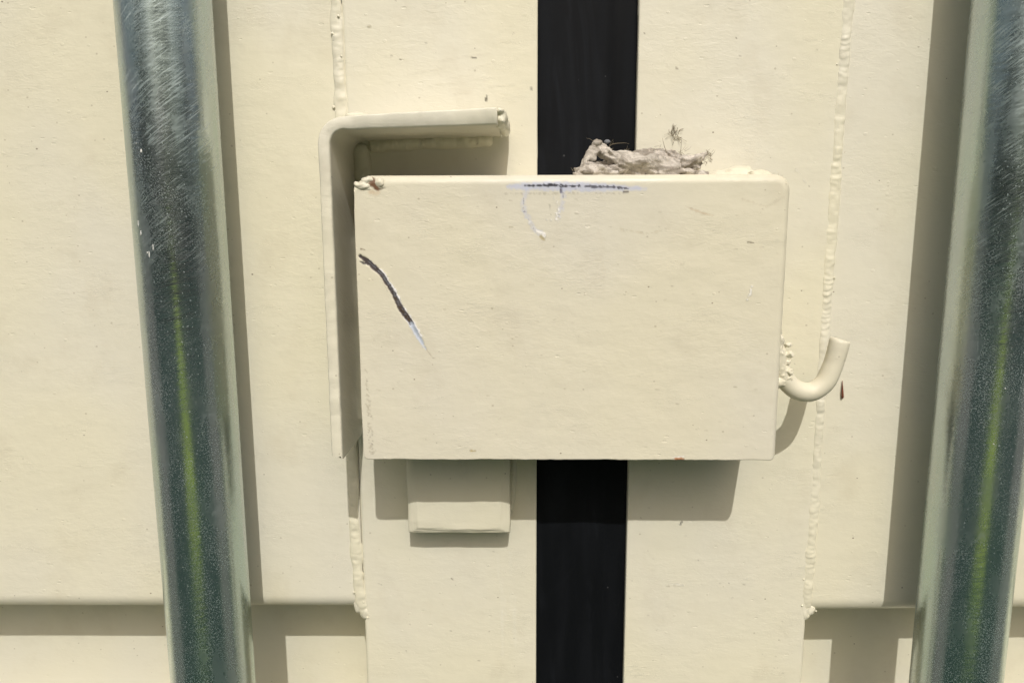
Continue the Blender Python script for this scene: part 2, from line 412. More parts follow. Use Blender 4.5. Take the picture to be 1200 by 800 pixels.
# door posts: box sections with a rounded outer edge
def post(parent, xl, xr, rl, rr_, seed, marks=None, back=52):
    prof = [(xl, back), (xl, 25)]
    for k in range(7):
        a = math.pi/2*k/6; prof.append((xl+rl-rl*math.cos(a), rl-rl*math.sin(a)))
    nin = int((xr-xl-rl-rr_)/.6)
    for k in range(1, nin): prof.append((xl+rl+(xr-xl-rl-rr_)*k/nin, 0))
    for k in range(7):
        a = math.pi/2*k/6; prof.append((xr-rr_+rr_*math.sin(a), rr_-rr_*math.cos(a)))
    prof += [(xr, 12), (xr, back)]
    prof = np.array(prof); zs = axis(ZLO, ZHI, .6, -255, 110, 25)
    X = np.repeat(prof[:, :1], len(zs), 1); Y = np.repeat(prof[:, 1:], len(zs), 1); Z = np.repeat(zs[None], len(prof), 0)
    mk = Marks(X, Z)
    if marks: marks(mk)
    onface = (Y < 1.0)
    Y = Y + np.where(onface, .14*fbm(X, Z, seed, 34) - mk.h, 0)
    edge = 1.0*(Y >= 1.0); X = X + edge*(.16*vn(X*0, Z, seed+9, 16)+.10*vn(X*0+2, Z, seed+10, 4))
    V = np.stack([X, Y, Z], -1).reshape(-1, 3)
    F = grid_faces(*X.shape, flip=True)
    n = len(zs); F = F.tolist()
    F.append([i*n for i in range(len(prof))]); F.append([i*n+n-1 for i in range(len(prof))][::-1])
    return build('door_post', V, F, PAINT, parent, attr=mk.attr())

def marks_left(mk):
    rg = random.Random(4)
    for x, z, l, a in ((-45, 68, 22, 9), (-28, 74, 24, 8), (-38, 62, 16, 7), (-20, 70, 12, 14), (-12, 61, 14, 6), (-30, 58, 10, 9)):
        ca, sa = math.cos(rad(a)), math.sin(rad(a))
        pts = [(x-l*ca/2, z-l*sa/2), (x, z+.5), (x+l*ca/2, z+l*sa/2)]
        mk.stroke(pts, [.15, .35, .15], (.60, .55, .42), .25, .5, .15, int(x), depth=-.10)
    mk.stroke([(-18.2, 55), (-17.6, 57.5)], [.45, .2], (.10, .09, .06), .9, .4, .3, 3)
    mk.stroke([(-24.5, 74.2), (-22.7, 74)], [.3, .3], (.10, .09, .07), .9, .4, .2, 5)
    mk.stroke([(3, 60), (3, 61)], [.4, .3], (.09, .08, .06), .9, .4, .2, 5)
    mk.stroke([(-72, 88), (-71, 88.2)], [.5, .4], (.35, .30, .18), .8, .5, .2, 8, depth=-.2)
    for k in range(46):
        x, z = rg.uniform(-80, 3), rg.uniform(-245, 100)
        if z < -120 or z > 45:
            mk.stroke([(x, z), (x+rg.uniform(.1, 1.0), z+rg.uniform(-.4, .4))], [rg.uniform(.08, .28), .1], (.17, .13, .07), rg.uniform(.4, .9), .35, .15, k, depth=.03)
    for k in range(8):   # faint run marks by the seal
        x = rg.uniform(-14, 1); z = rg.uniform(-225, -160)
        mk.stroke([(x, z), (x+rg.uniform(-.6, .6), z-rg.uniform(10, 40))], [.5, .2], (.78, .76, .66), .30, 1.6, .4, k)
def marks_right(mk):
    rg = random.Random(9)
    mk.stroke([(72.8, -186.4), (78, -186.0), (83, -186.8)], [.05, .35, .1], (.82, .79, .68), .9, .4, .25, 3, depth=-.12)
    mk.stroke([(73.5, -187.0), (79, -186.8)], [.1, .15], (.33, .28, .18), .8, .3, .2, 4, depth=.1)
    mk.stroke([(80.2, -151.6), (79.2, -153.6)], [.35, .25], (.05, .045, .04), .95, .3, .1, 3)
    mk.stroke([(70, 68.8), (70.6, 68.6)], [.45, .3], (.3, .27, .2), .8, .4, .2, 3)
    mk.stroke([(127.5, 23), (132.5, 17)], [.15, .3], (.80, .77, .66), .8, .5, .3, 3, depth=-.15, dots=.55)
    for k in range(60):
        x, z = rg.uniform(54, 142), rg.uniform(-245, 100)
        mk.stroke([(x, z), (x+rg.uniform(.1, 1.0), z+rg.uniform(-.4, .4))], [rg.uniform(.06, .24), .1], (.17, .13, .07), rg.uniform(.3, .9), .35, .15, k, depth=.03)
post(LD, -84.4, 6.0, 1.9, .9, 31, marks_left)
post(RD, 52.2, 146.3, .9, 1.9, 47, marks_right)

# rubber seal between the leaves, stepped lips
gp = [(4.5, 30), (4.5, 4.0), (6.4, 3.0), (12, 2.8), (21, 2.6), (27, 2.2), (37.6, 2.2), (39.0, 2.4), (41.5, 2.9), (45, 3.1), (51.6, 3.4), (53.6, 5.0), (53.6, 30)]
xs = [q[0] for q in gp]; dense = []
for a, b in zip(gp[:-1], gp[1:]):
    n = max(1, int(abs(b[0]-a[0])/1.2)); dense += [(a[0]+(b[0]-a[0])*k/n, a[1]+(b[1]-a[1])*k/n) for k in range(n)]
dense.append(gp[-1]); gpa = np.array(dense); zs = axis(ZLO, ZHI, 2, -255, 110, 30)
X = np.repeat(gpa[:, :1], len(zs), 1); Y = np.repeat(gpa[:, 1:], len(zs), 1); Z = np.repeat(zs[None], len(gpa), 0)
inner = (X > 7) & (X < 51)
X = X + np.where(inner, .5*vn(X*0, Z, 3, 90), 0); Y = Y + np.where(inner, .12*fbm(X*.6, Z*.25, 5, 12), 0)
g = build('door_gasket', np.stack([X, Y, Z], -1).reshape(-1, 3), grid_faces(*X.shape, flip=True), RUBBER, RD)
g['label'] = 'black rubber door seal strip between the two leaves'

# weld seams between panel and post
path = [(-87.0, 0.3, 640), (-87.4, .3, 300), (-87.3, .3, 110), (-87.2, .3, 70), (-86.9, .3, 48), (-87.5, .3, 0), (-88.0, .3, -60), (-88.2, .3, -143), (-87.6, .3, -170), (-86.8, .3, -190), (-85.2, .8, -200), (-83.9, 2.2, -208)]
path = [(x+.5 if z > -150 else x+.3, yy, z) for x, yy, z in path]
v, f = weld_run(path, 5.8, .85, 5, 3.4, .16, ((-85.6, -1.0, 92.5, 1.0), (-88.9, -.7, 85.0, 1.15), (-89.6, -.5, 52.3, 1.2), (-84.4, -.3, -197, .9), (-89.2, -.6, -191.5, .9), (-82.6, -.3, -205.6, 1.3), (-85, -.8, 75, .7), (-89.6, -.2, -120, .7)), wob=.3)
build('weld_seam', v, f, PAINT, LD)
path = [(147.0, 0.3, 640), (146.8, .3, 300), (146.8, .3, 98), (146.5, .3, 49), (146.1, .3, -34), (146.4, .3, -102), (146.3, .3, -156), (146.0, .4, -190), (146.2, 1.0, -199), (145.2, 2.0, -207)]
v, f = weld_run(path, 5.8, .85, 61, 2.8, .28, ((149, -.5, -28, .8), (143.6, -.3, 70, .7), (148.8, -.5, 99, .9), (143.6, -.2, -183, .9), (143.7, -.3, -197.5, 1.0), (151, -.1, -200.5, .8)), wob=.16)
build('weld_seam', v, f, PAINT, RD)
v, f = joined([blob((-83.2, 1.2, -203.0), (2.6, 1.5, 4.0), 3, .25), blob((-86.4, 2.4, -200.5), (3.6, 2.2, 4.0), 8, .2)])
build('weld_blob', v, f, PAINT, LD)
v, f = joined([blob((145.2, 1.5, -202.0), (2.3, 1.5, 5.0), 5, .25), blob((148.2, 2.6, -201.0), (3.4, 2.0, 3.4), 9, .2)])
build('weld_blob', v, f, PAINT, RD)

# ------------------------------------------------------------------ left leaf: lock shroud
def shroud():
    cl = [(-83.0, -104.4, 2.5)]
    for k in range(1, 90): cl.append((-83.0, -104.4+(31-(-104.4))*k/90, 2.5))
    for k in range(9):
        a = math.pi/2*k/8; cl.append((-83+8.5-8.5*math.cos(a), 31+8.5*math.sin(a), 2.6))
    for k in range(1, 41):
        tt = k/40; cl.append((-74.5+63.4*tt, 39.5+2.4*tt, 2.8+.6*tt))
    C = np.array(cl); T = np.gradient(C[:, :2], axis=0); T /= np.linalg.norm(T, axis=1)[:, None]
    Nn = np.stack([-T[:, 1], T[:, 0]], 1)             # outwards (left / up)
    layers = [(1.0, 0)]
    layers += [(yy, 0) for yy in np.linspace(-1, -44.3, 22)]
    layers += [(-45.2, .08), (-45.75, .32), (-46.0, .75)]
    n = len(C); V = []; F = []
    for li, (yy, d) in enumerate(layers):
        ring = []
        for i in range(n):
            e = (d if i == 0 else -d if i == n-1 else 0)
            b = C[i, :2]+T[i]*e; h = C[i, 2]-d
            wv = 0
            pt = b+Nn[i]*(h+.12*wv)
            if i == 0: pt = pt+np.array((.5, 2.0))        # foot of the leg burnt off at a slant
            ring.append((*pt, 0))
        for i in reversed(range(n)):
            e = (d if i == 0 else -d if i == n-1 else 0)
            b = C[i, :2]+T[i]*e; h = C[i, 2]-d
            ring.append((*(b-Nn[i]*h), 0))
        for (x, z, _) in ring:
            tl = 0
            if yy < -44.5 and x > -74: tl = -(z-(39.5+2.4*(x+74.5)/63.4))*.20*min(1, (x+74)/6)
            V.append((x, yy+tl+((.3*float(vn(np.array(x*1.0), np.array(z*1.0), 77, 7))+.16*float(vn(np.array(x*1.0), np.array(z*1.0), 78, 1.9))*1.7) if yy < -40 else 0), z))
    m = 2*n
    for l in range(len(layers)-1):
        for k in range(m):
            a, b = l*m+k, l*m+(k+1) % m
            F.append((a, b, b+m, a+m))
    base = (len(layers)-1)*m
    for i in range(n-1): F.append((base+i, base+i+1, base+m-2-i, base+m-1-i))
    o = build('lock_shroud', V, F, PAINT, LD)
    return o
sh = shroud(); sh['label'] = 'bent cream steel shroud around the free end of the lock box'
bm = bmesh.new(); bm.from_mesh(sh.data); bmesh.ops.recalc_face_normals(bm, faces=bm.faces); bm.to_mesh(sh.data); bm.free()
sh.data.set_sharp_from_angle(angle=rad(48))
v, f = joined([blob((-9.8, -36, 41.4), (2.9, 8.5, 4.4), 2, .25), blob((-9.0, -14, 41), (2.6, 14, 4.2), 6, .2), blob((-10.6, -43, 44.2), (2.2, 2.4, 1.3), 7, .2)])
fuse(build('weld_bead', v, f, PAINT, sh), .5, 5)
v, f = joined([blob((-70.5, -38, 43.0), (5.0, 5, 1.6), 12, .2), blob((-66, -30, 43.2), (5.0, 6, 1.3), 13, .2)])
build('weld_bead', v, f, PAINT, sh)
pth = [(-77.5, -.2, 36), (-77, -.2, 10), (-77.3, -.2, -30), (-77, -.2, -100)]
v, f = weld_run(pth, 8, 3.0, 81, 3.0, .25, wob=.2); build('weld_bead', v, f, PAINT, sh)
pth = [(-74, -.2, 34.5), (-40, -.2, 36), (-15, -.2, 37)]
v, f = weld_run(pth, 6, 2.6, 91, 3.0, .25, wob=.2); build('weld_bead', v, f, PAINT, sh)

# stop block under the box
def block():
    x0, x1, z0, z1, yf, c = -57.6, -7.2, -152.6, -107.0, -15.2, 3.2
    bmx = bmesh.new()
    fr = [(x0+c*1.6, yf, z0+c*.95), (x1-c*1.6, yf, z0+c*.95), (x1-c*.9, yf, z1-c), (x0+c*.9, yf, z1-c)]
    ot = [(x0, yf+c*.55, z0), (x1, yf+c*.55, z0), (x1, yf+c*.55, z1), (x0, yf+c*.55, z1)]
    bk = [(q[0], .8, q[2]) for q in ot]
    vs = [bmx.verts.new(q) for q in fr+ot+bk]
    bmx.faces.new(vs[0:4])
    for a in (0, 4):
        for k in range(4): bmx.faces.new((vs[a+k], vs[a+(k+1) % 4], vs[a+4+(k+1) % 4], vs[a+4+k]))
    bmesh.ops.recalc_face_normals(bmx, faces=bmx.faces)
    bmesh.ops.bevel(bmx, geom=bmx.edges[:], offset=.55, segments=2, profile=.5, affect='EDGES')
    bmesh.ops.triangulate(bmx, faces=bmx.faces); bmesh.ops.subdivide_edges(bmx, edges=[e for e in bmx.edges if e.calc_length() > 2], cuts=7, use_grid_fill=True)
    V = []
    for v in bmx.verts:
        n = mnoise.noise(v.co*.35)*.30+mnoise.noise(v.co*1.1)*.14
        V.append((v.co.x+n*.5, v.co.y+n, v.co.z+n*.8))
    bmx.verts.index_update(); F = [tuple(q.index for q in f.verts) for f in bmx.faces]; bmx.free()
    o = build('stop_block', V, F, PAINT, LD, smooth=True)
    return o
bk = block(); bk['label'] = 'small chamfered cream steel block below the lock box'
for x in (-58.4, -6.4):
    v, f = weld_run([(x, -.4, -110), (x+.3, -.4, -125), (x, -.4, -138), (x+(1.4 if x < -30 else -1.4), -.4, -148)], 4.2, 1.8, int(-x)+3, 3.2, .25, wob=.25)
    build('weld_bead', v, f, PAINT, bk)

# ------------------------------------------------------------------ right leaf: lock box
def lock_box():
    x0, x1, z0, z1, yf, R, st = -71.2, 110.2, -104.0, 18.4, -46.0, 3.8, .42
    rc = 7.0
    def rim(x, z):
        """round the top right corner of the outline; returns x, z and the inset from the rim"""
        u = x-(x1-rc); w = z-(z1-rc); d = np.hypot(u, w); inc = (u > 0) & (w > 0)
        k = np.where(inc & (d > rc), rc/np.maximum(d, 1e-6), 1.0)
        s_ = np.where(inc, np.maximum(rc-d, 0), np.minimum(x1-x, z1-z))
        return np.where(inc, x1-rc+u*k, x), np.where(inc, z1-rc+w*k, z), s_
    fine = R*np.sin(np.linspace(0, math.pi/2, 12))[1:]
    us = np.concatenate([np.linspace(x0, x1-R, int((x1-R-x0)/st)+1), x1-R+fine])
    zr = np.concatenate([np.linspace(z0, z1-R, int((z1-R-z0)/st)+1), z1-R+fine]); vs = (zr-z0)/(z1-z0)
    ys = np.linspace(yf+R, 1.0, 18)
    def zbot(x):
        c = 3.4; c2 = 2.6
        b = z0 + np.where(x > x1-c, c-np.sqrt(np.clip(c*c-(x-(x1-c))**2, 0, None)), 0)
        b += np.where(x < x0+c2, c2-np.sqrt(np.clip(c2*c2-(x0+c2-x)**2, 0, None)), 0)
        return b + .16*vn(x, x*0, 71, 9)+.08*vn(x, x*0, 72, 2.2)
    # front sheet
    X, V_ = np.meshgrid(us, vs, indexing='ij'); Zb = zbot(X); Zf = Zb+(z1-Zb)*V_; Yf = np.full(X.shape, yf)
    mk = Marks(X, Zf); box_marks(mk)
    Xr, Zr, Sr = rim(X, Zf); dip = R-np.sqrt(np.clip(R*R-np.clip(R-Sr, 0, R)**2, 0, None))
    Pf = np.stack([Xr, Yf+dip, Zr], -1)
    env = np.clip((z1-1-Zf)/8, 0, 1)
    Pf[..., 1] += (.16*fbm(X, Zf, 52, 45)+.05*fbm(X, Zf, 58, 9))*env + mk.h*0
    Pf[..., 1] += -mk.h*-1.0*-1.0
    Pf[..., 0] += (.14*vn(X*0, Zf, 55, 13))*np.clip((x0+6-X)/6, 0, 1)
    parts = [(Pf.reshape(-1, 3), grid_faces(*X.shape, flip=True), *mk.attr())]
    # top sheet
    X2, Y2 = np.meshgrid(us, ys, indexing='ij'); Xq, Zq, _ = rim(X2, np.full(X2.shape, z1)); Pt = np.stack([Xq, Y2, Zq], -1)
    n = X2.size; parts.append((Pt.reshape(-1, 3), grid_faces(*X2.shape, flip=True), np.zeros((n, 3)), np.zeros(n)))
    # right side sheet
    Yr, Vr = np.meshgrid(ys, vs, indexing='ij'); zb = float(zbot(np.array(x1))); Xq, Zq, _ = rim(np.full(Yr.shape, x1), zb+(z1-zb)*Vr); Pr = np.stack([Xq, Yr, Zq], -1)
    n = Yr.size; parts.append((Pr.reshape(-1, 3), grid_faces(*Yr.shape, flip=True), np.zeros((n, 3)), np.zeros(n)))
    V = np.concatenate([q[0] for q in parts]); off = 0; F = []
    V[:, 2] -= np.clip(1-(V[:, 0]-x0)/6.5, 0, 1)**1.2*3.4*np.clip((V[:, 2]-4)/12, 0, 1)
    for q in parts: F += (q[1]+off).tolist(); off += len(q[0])
    rgb = np.concatenate([q[2] for q in parts]); fac = np.concatenate([q[3] for q in parts])
    o = build('lock_box', V, F, PAINT_BOX, RD, attr=(rgb, fac))
    bm = bmesh.new(); bm.from_mesh(o.data); bmesh.ops.remove_doubles(bm, verts=bm.verts, dist=.00012)
    bmesh.ops.recalc_face_normals(bm, faces=bm.faces)
    bm.faces.ensure_lookup_table()
    fmid = min(bm.faces, key=lambda f_: (f_.calc_center_median()+Vector(wloc(o))-Vector(mmv(20, -46, -40))).length)
    if fmid.normal.y > 0: bmesh.ops.reverse_faces(bm, faces=bm.faces)
    bm.to_mesh(o.data); bm.free()
    md = o.modifiers.new('plate', 'SOLIDIFY'); md.thickness = .004; md.offset = -1
    return o
def box_marks(mk):
    rg = random.Random(2)
    DK, ST, BL, WH = (.035, .03, .032), (.22, .23, .26), (.50, .55, .76), (.86, .84, .78)
    # long gouge through the paint
    sc = [(-69.6, -15.0), (-66.4, -17.2), (-60.7, -22.6), (-56.2, -30.1), (-52.8, -37.4), (-48.4, -43.6), (-45.0, -49.8), (-42.4, -54.6)]
    up_ = [(x+.75, z+.55) for x, z in sc]
    mk.stroke(up_[1:7], [.25, .5, .65, .6, .65, .4], (.88, .87, .87), .95, .3, .4, 21, depth=-.2)
    mk.stroke([(x-.9, z-.7) for x, z in sc[1:5]], [.2, .35, .3, .3], (.60, .55, .44), .6, .4, .4, 20, depth=-.12, dots=.6)
    mk.stroke([(x-.5, z-.3) for x, z in sc[4:]], [.3, .9, .8, .2], (.60, .65, .76), .85, .4, .3, 25)
    mk.stroke(sc[:6], [.7, 1.15, .95, .95, 1.25, 1.0], (.075, .06, .058), 1, .25, .2, 22, depth=.38)
    mk.stroke([(x+.25, z+.1) for x, z in sc[1:6]], [.2, .35, .35, .5, .2], ST, .75, .3, .25, 23, dots=.75)
    mk.stroke(sc[3:6], [.3, .5, .9], (.075, .045, .02), .8, .4, .3, 24, dots=.6)
    mk.stroke(sc[5:], [.8, .55, .15], (.42, .47, .55), .95, .3, .25, 26, depth=.15, dots=.85)
    mk.stroke([(-42.2, -55), (-40.2, -57.9)], [.12, .18], (.40, .33, .22), .8, .25, .1, 27)
    mk.stroke([(-69.3, -17.4), (-67.6, -18.2)], [.3, .5], DK, .9, .3, .2, 28, depth=.2)
    mk.stroke([(-69.0, -12.0), (-67.4, -12.2)], [.35, .3], (.20, .15, .09), .9, .3, .2, 29)
    # rubbed-through line along the bend
    mk.stroke([(-7, 13.6), (10, 13.8), (30, 13.2), (50, 12.6)], [.8, 1.9, 1.7, .5], BL, .62, 1.1, .5, 31)
    mk.stroke([(0, 13.9), (12, 14.0), (22.5, 13.6)], [.45, .65, .4], (.05, .05, .06), 1, .3, .5, 32, dots=.84)
    mk.stroke([(25, 13.5), (34, 13.3), (42.5, 12.9)], [.35, .5, .3], (.10, .10, .12), .95, .3, .5, 33, dots=.72)
    mk.stroke([(14.8, 12.5), (15.2, 11.2)], [.5, .6], (.07, .05, .05), .95, .3, .2, 34)
    mk.stroke([(41, 11.3), (42.6, 11.2)], [.4, .4], (.10, .09, .09), .9, .3, .2, 35)
    mk.stroke([(-8, 10.6), (20, 10.8), (42, 10.6)], [.25, .3, .2], (.40, .36, .27), .5, .4, .3, 36, dots=.5)
    # looped scuff below it
    for pts, al in (([(.8, 12.4), (-.6, 7.6), (-.2, 4), (2.2, -1.2), (4.6, -4.6), (7.6, -6.3)], .36), ([(15.9, 12), (16.2, 8), (15.2, 4.8), (14.2, 1.4)], .34)):
        mk.stroke(pts, [.9]*len(pts), BL, al, 1.0, .6, 41, dots=.72)
        mk.stroke([(x-.3, z) for x, z in pts], [.3]*len(pts), (.15, .15, .20), .8, .3, .4, 43, dots=.33)
    mk.stroke([(2.4, -1.4), (5, -4.8), (8.2, -6.6), (7.6, -8)], [.5, .6, .7, .4], WH, .9, .4, .4, 45, dots=.6, depth=-.16)
    mk.stroke([(12.6, 9), (13.6, 4), (13.8, 0), (9.6, -.4)], [.8, .9, .7, .5], WH, .9, .4, .5, 46, dots=.40, depth=-.14)
    mk.stroke([(10.5, 6), (10.8, 2)], [.25, .2], (.36, .34, .28), .6, .3, .3, 47, dots=.6)
    mk.stroke([(6.6, -6.8), (8.0, -8.2)], [.6, .4], (.46, .38, .20), .8, .5, .3, 48)
    # rust blush at the burnt corner, chips on the lower edge, pale drips at the right
    mk.stroke([(-63.6, 16.6), (-63.0, 14.6), (-61.0, 12.6)], [1.3, 1.4, .8], (.13, .055, .022), .95, .6, .5, 51)
    mk.stroke([(-60.5, 12.9), (-58, 13.1)], [.5, .2], (.16, .14, .09), .8, .5, .3, 52, depth=.25)
    mk.stroke([(-64, 11.6), (-61, 11.0)], [.8, .6], (.66, .50, .32), .6, 1.2, .4, 53)
    mk.stroke([(66, -103.6), (69.6, -103.5)], [.7, .6], (.42, .17, .07), .9, .4, .4, 54)
    mk.stroke([(64.8, -102.6), (70, -102.4)], [.3, .3], WH, .8, .4, .3, 55)
    mk.stroke([(-23.5, -100), (-22, -100.2)], [.5, .5], (.48, .38, .18), .8, .4, .3, 56)
    mk.stroke([(95.6, -28), (95.0, -31), (94.2, -33.6)], [.3, .45, .4], WH, .9, .35, .4, 57, dots=.7, depth=-.2)
    mk.stroke([(-68.6, -64), (-68.2, -80), (-67.6, -100)], [.4, .8, 1.2], (.48, .43, .32), .7, .6, .7, 58, dots=.45)
    mk.stroke([(-67.8, -90), (-67.0, -101)], [.3, .6], (.28, .25, .20), .7, .5, .6, 59, dots=.3)
    mk.stroke([(67, 5.2), (72, 3.0), (78, 1.6)], [.2, .35, .2], (.55, .44, .30), .6, .5, .4, 60)
    mk.stroke([(90, 8), (100, 5), (107, 9)], [.2, .25, .2], (.60, .54, .40), .5, .5, .4, 61)
    mk.stroke([(40, -4), (52, -6), (60, -3.6)], [.2, .3, .2], (.58, .52, .38), .55, .5, .4, 62, dots=.7)
    mk.stroke([(93, -9.5), (95.4, -9.8)], [.3, .3], (.2, .17, .11), .8, .3, .2, 63)
    for k in range(70):
        x, z = rg.uniform(-68, 106), rg.uniform(-101, 10); l = rg.uniform(.2, 1.6)
        mk.stroke([(x, z), (x+l, z+rg.uniform(-.3, .3))], [rg.uniform(.05, .16), .08], (.30, .24, .14), rg.uniform(.2, .7), .4, .12, k)
lb = lock_box(); lb['label'] = 'cream steel lock box bridging the two doors, gouged and scuffed'

# burnt, blobby weld at the top left corner
v, f = joined([blob((-67.6, -45.0, 14.0), (3.4, 2.2, 1.7), 21, .3), blob((-65.6, -44.2, 16.4), (2.6, 2.4, 1.7), 22, .3), blob((-60.2, -45.0, 15.4), (2.4, 1.9, 2.0), 23, .2), blob((-70.2, -45, 15.0), (1.2, 1.2, 1.0), 24, .25), blob((-64.9, -45.3, 12.8), (1.6, 1.0, .8), 25, .3)])
fuse(build('weld_bead', v, f, PAINT_BOX, lb), .3, 4)
# weld runs on top, where the box meets the door, and its lumpy right end
v, f = weld_run([(53.6, -2.4, 17.4), (80, -2.4, 17.6), (106, -2.4, 17.4)], 6, 3.4, 33, 3.2, .25, wob=.3)
build('weld_bead', v, f, PAINT, lb)
v, f = joined([blob((97, -11, 18.6), (11, 9, 4.6), 31, .42), blob((105, -16, 18.0), (6.5, 9, 4.0), 32, .22), blob((87, -16, 18.0), (7.5, 8, 3.6), 36, .25), blob((80, -16, 18.0), (5, 7, 2.6), 37, .25), blob((106.6, -42.6, 15.4), (2.2, 2.2, 1.8), 34, .25)])
fuse(build('weld_bead', v, f, PAINT_BOX, lb), .5, 6)

# hook: bent round bar with a ragged weld
hp = catmull([(110.6, -33, -48), (111.6, -33, -57), (113.2, -33, -64), (116.4, -33, -70.6), (121.6, -33, -75.4), (128.2, -33, -76.4), (134.0, -33, -72.2), (137.0, -33, -65.0), (138.4, -33.2, -59), (139.4, -33.4, -52.9)], 8)
hr = [4.35+.04*math.sin(i*.4) for i in range(len(hp))]
hp += [np.array(hp[-1])+np.array((.1, 0, .35))]; hr += [3.7]
hr[-2] = 4.2
for i in range(20): hr[i] = 1.0+(hr[i]-1.0)*min(1, i/18)
v, f = tube(hp, hr, 24); hk = build('hook', v, f, PAINT_BOX, lb); hk['label'] = 'cream J-shaped round bar hook'
parts = []
rg = random.Random(8)
for k in range(13):
    z = -50-k*1.75; x = 112.4+(k/13)**2*3.2
    parts.append(blob((x-.6+rg.uniform(-.6, .8), -35.4+rg.uniform(-1.2, .6), z), (rg.uniform(1.3, 2.8), 2.2, rg.uniform(1.4, 2.6)), k+60, .4, 3))
parts.append(blob((111.4, -34, -50), (1.6, 3, 6), 4, .2)); parts.append(blob((112.2, -34, -71), (3.0, 3.4, 4.0), 5, .25)); parts.append(blob((112.4, -34.6, -61), (3.4, 3.4, 8), 6, .2))
for x, z, q in ((116.0, -54.5, 1.1), (116.8, -58.8, 1.5), (116.2, -62.2, 1.0), (116.8, -66.4, 1.6), (117.2, -69.6, 1.4)): parts.append(blob((x, -36.0, z), (q*1.3, q*1.3, q), int(-z), .5, 3))
v, f = joined(parts); fuse(build('weld_bead', v, f, PAINT_BOX, lb), .32, 5)

# ------------------------------------------------------------------ locking rods with their guides (guides above and below the view)
def rod(parent, x, label):
    R = 19.3; zs = np.linspace(ZLO+30, ZHI-20, 60); n = 128; V = []; F = []
    for z in zs:
        for k in range(n):
            a = 2*math.pi*k/n; V.append((x+R*math.cos(a), -28+R*math.sin(a), z))
    for i in range(len(zs)-1):
        for k in range(n): F.append((i*n+k, i*n+(k+1) % n, (i+1)*n+(k+1) % n, (i+1)*n+k))
    F.append(tuple(range(n))[::-1]); F.append(tuple((len(zs)-1)*n+k for k in range(n)))
    o = build('locking_rod', V, F, ZINC, parent); o['label'] = label
    uvl = o.data.uv_layers.new(name='UVMap'); uvs = []
    for f_ in F:
        ks = [i % n for i in f_]; wrap = (0 in ks) and (n-1 in ks)
        for i in f_: uvs += [(R*2*math.pi*((i % n)+(n if wrap and i % n == 0 else 0))/n+x)*.001, V[i][2]*.001]
    uvl.data.foreach_set('uv', np.array(uvs, np.float32))
    for zc in (420, -520, -1080 if False else 900):
        prof = []
        for k in range(15):
            a = math.pi+math.pi*k/14; prof.append((x+(R+.6)*math.cos(a), -28+(R+.6)*math.sin(a)))
        outp = []
        for k in range(15):
            a = math.pi+math.pi*k/14; outp.append((x+(R+6)*math.cos(a), -28+(R+6)*math.sin(a)))
        ring = [(x-R-26, .8), (x-R-26, -5), (x-R-6, -5)]+outp+[(x+R+6, -5), (x+R+26, -5), (x+R+26, .8), (x+R+.6, .8)]+prof[::-1]+[(x-R-.6, .8)]
        m = len(ring); V = [(a, b, zc+dz) for dz in (-22, 22) for a, b in ring]
        F = [(k, (k+1) % m, m+(k+1) % m, m+k) for k in range(m)]+[tuple(range(m))[::-1], tuple(range(m, 2*m))]
        build('rod_guide', V, F, PAINT, parent, smooth=False)
    return o
def flecks(rods_list):
    for parent, pts in rods_list:
        parts = []
        for k, (x, yy, z, nx, ny, w, h) in enumerate(pts):
            V, F = blob((0, 0, 0), (w/2, .16, h/2), k+3, .45, 2)
            build('paint_fleck', [(x-ny*vx+nx*-vy, yy+nx*vx+ny*-vy, z+vz) for vx, vy, vz in V], F, FLECK, parent)
rl_ = rod(LD, -153.4, 'dull teal zinc-plated round locking rod on the left')
rr_ = rod(RD, 208.3, 'dull teal zinc-plated round locking rod on the right')

flecks([(rl_, [(-158.9, -46.5, 28.5, -0.284, -0.959, 1.11, 1.48), (-161.0, -45.8, 31.7, -0.392, -0.92, 0.37, 0.55), (-163.7, -44.3, -1.1, -0.536, -0.844, 0.55, 2.59),
    (-162.6, -45.0, -5.1, -0.475, -0.88, 0.74, 2.22), (-159.0, -46.5, -14.0, -0.289, -0.957, 0.74, 2.96), (-156.8, -47.0, -11.1, -0.175, -0.985, 0.55, 2.59),
    (-159.9, -46.2, -13.3, -0.337, -0.942, 0.55, 1.11)]), (rr_, [(205.0, -47.0, -71.6, -0.172, -0.985, 0.6, 0.6), (202.9, -46.5, -96.3, -0.282, -0.959, 0.6, 0.6)])])

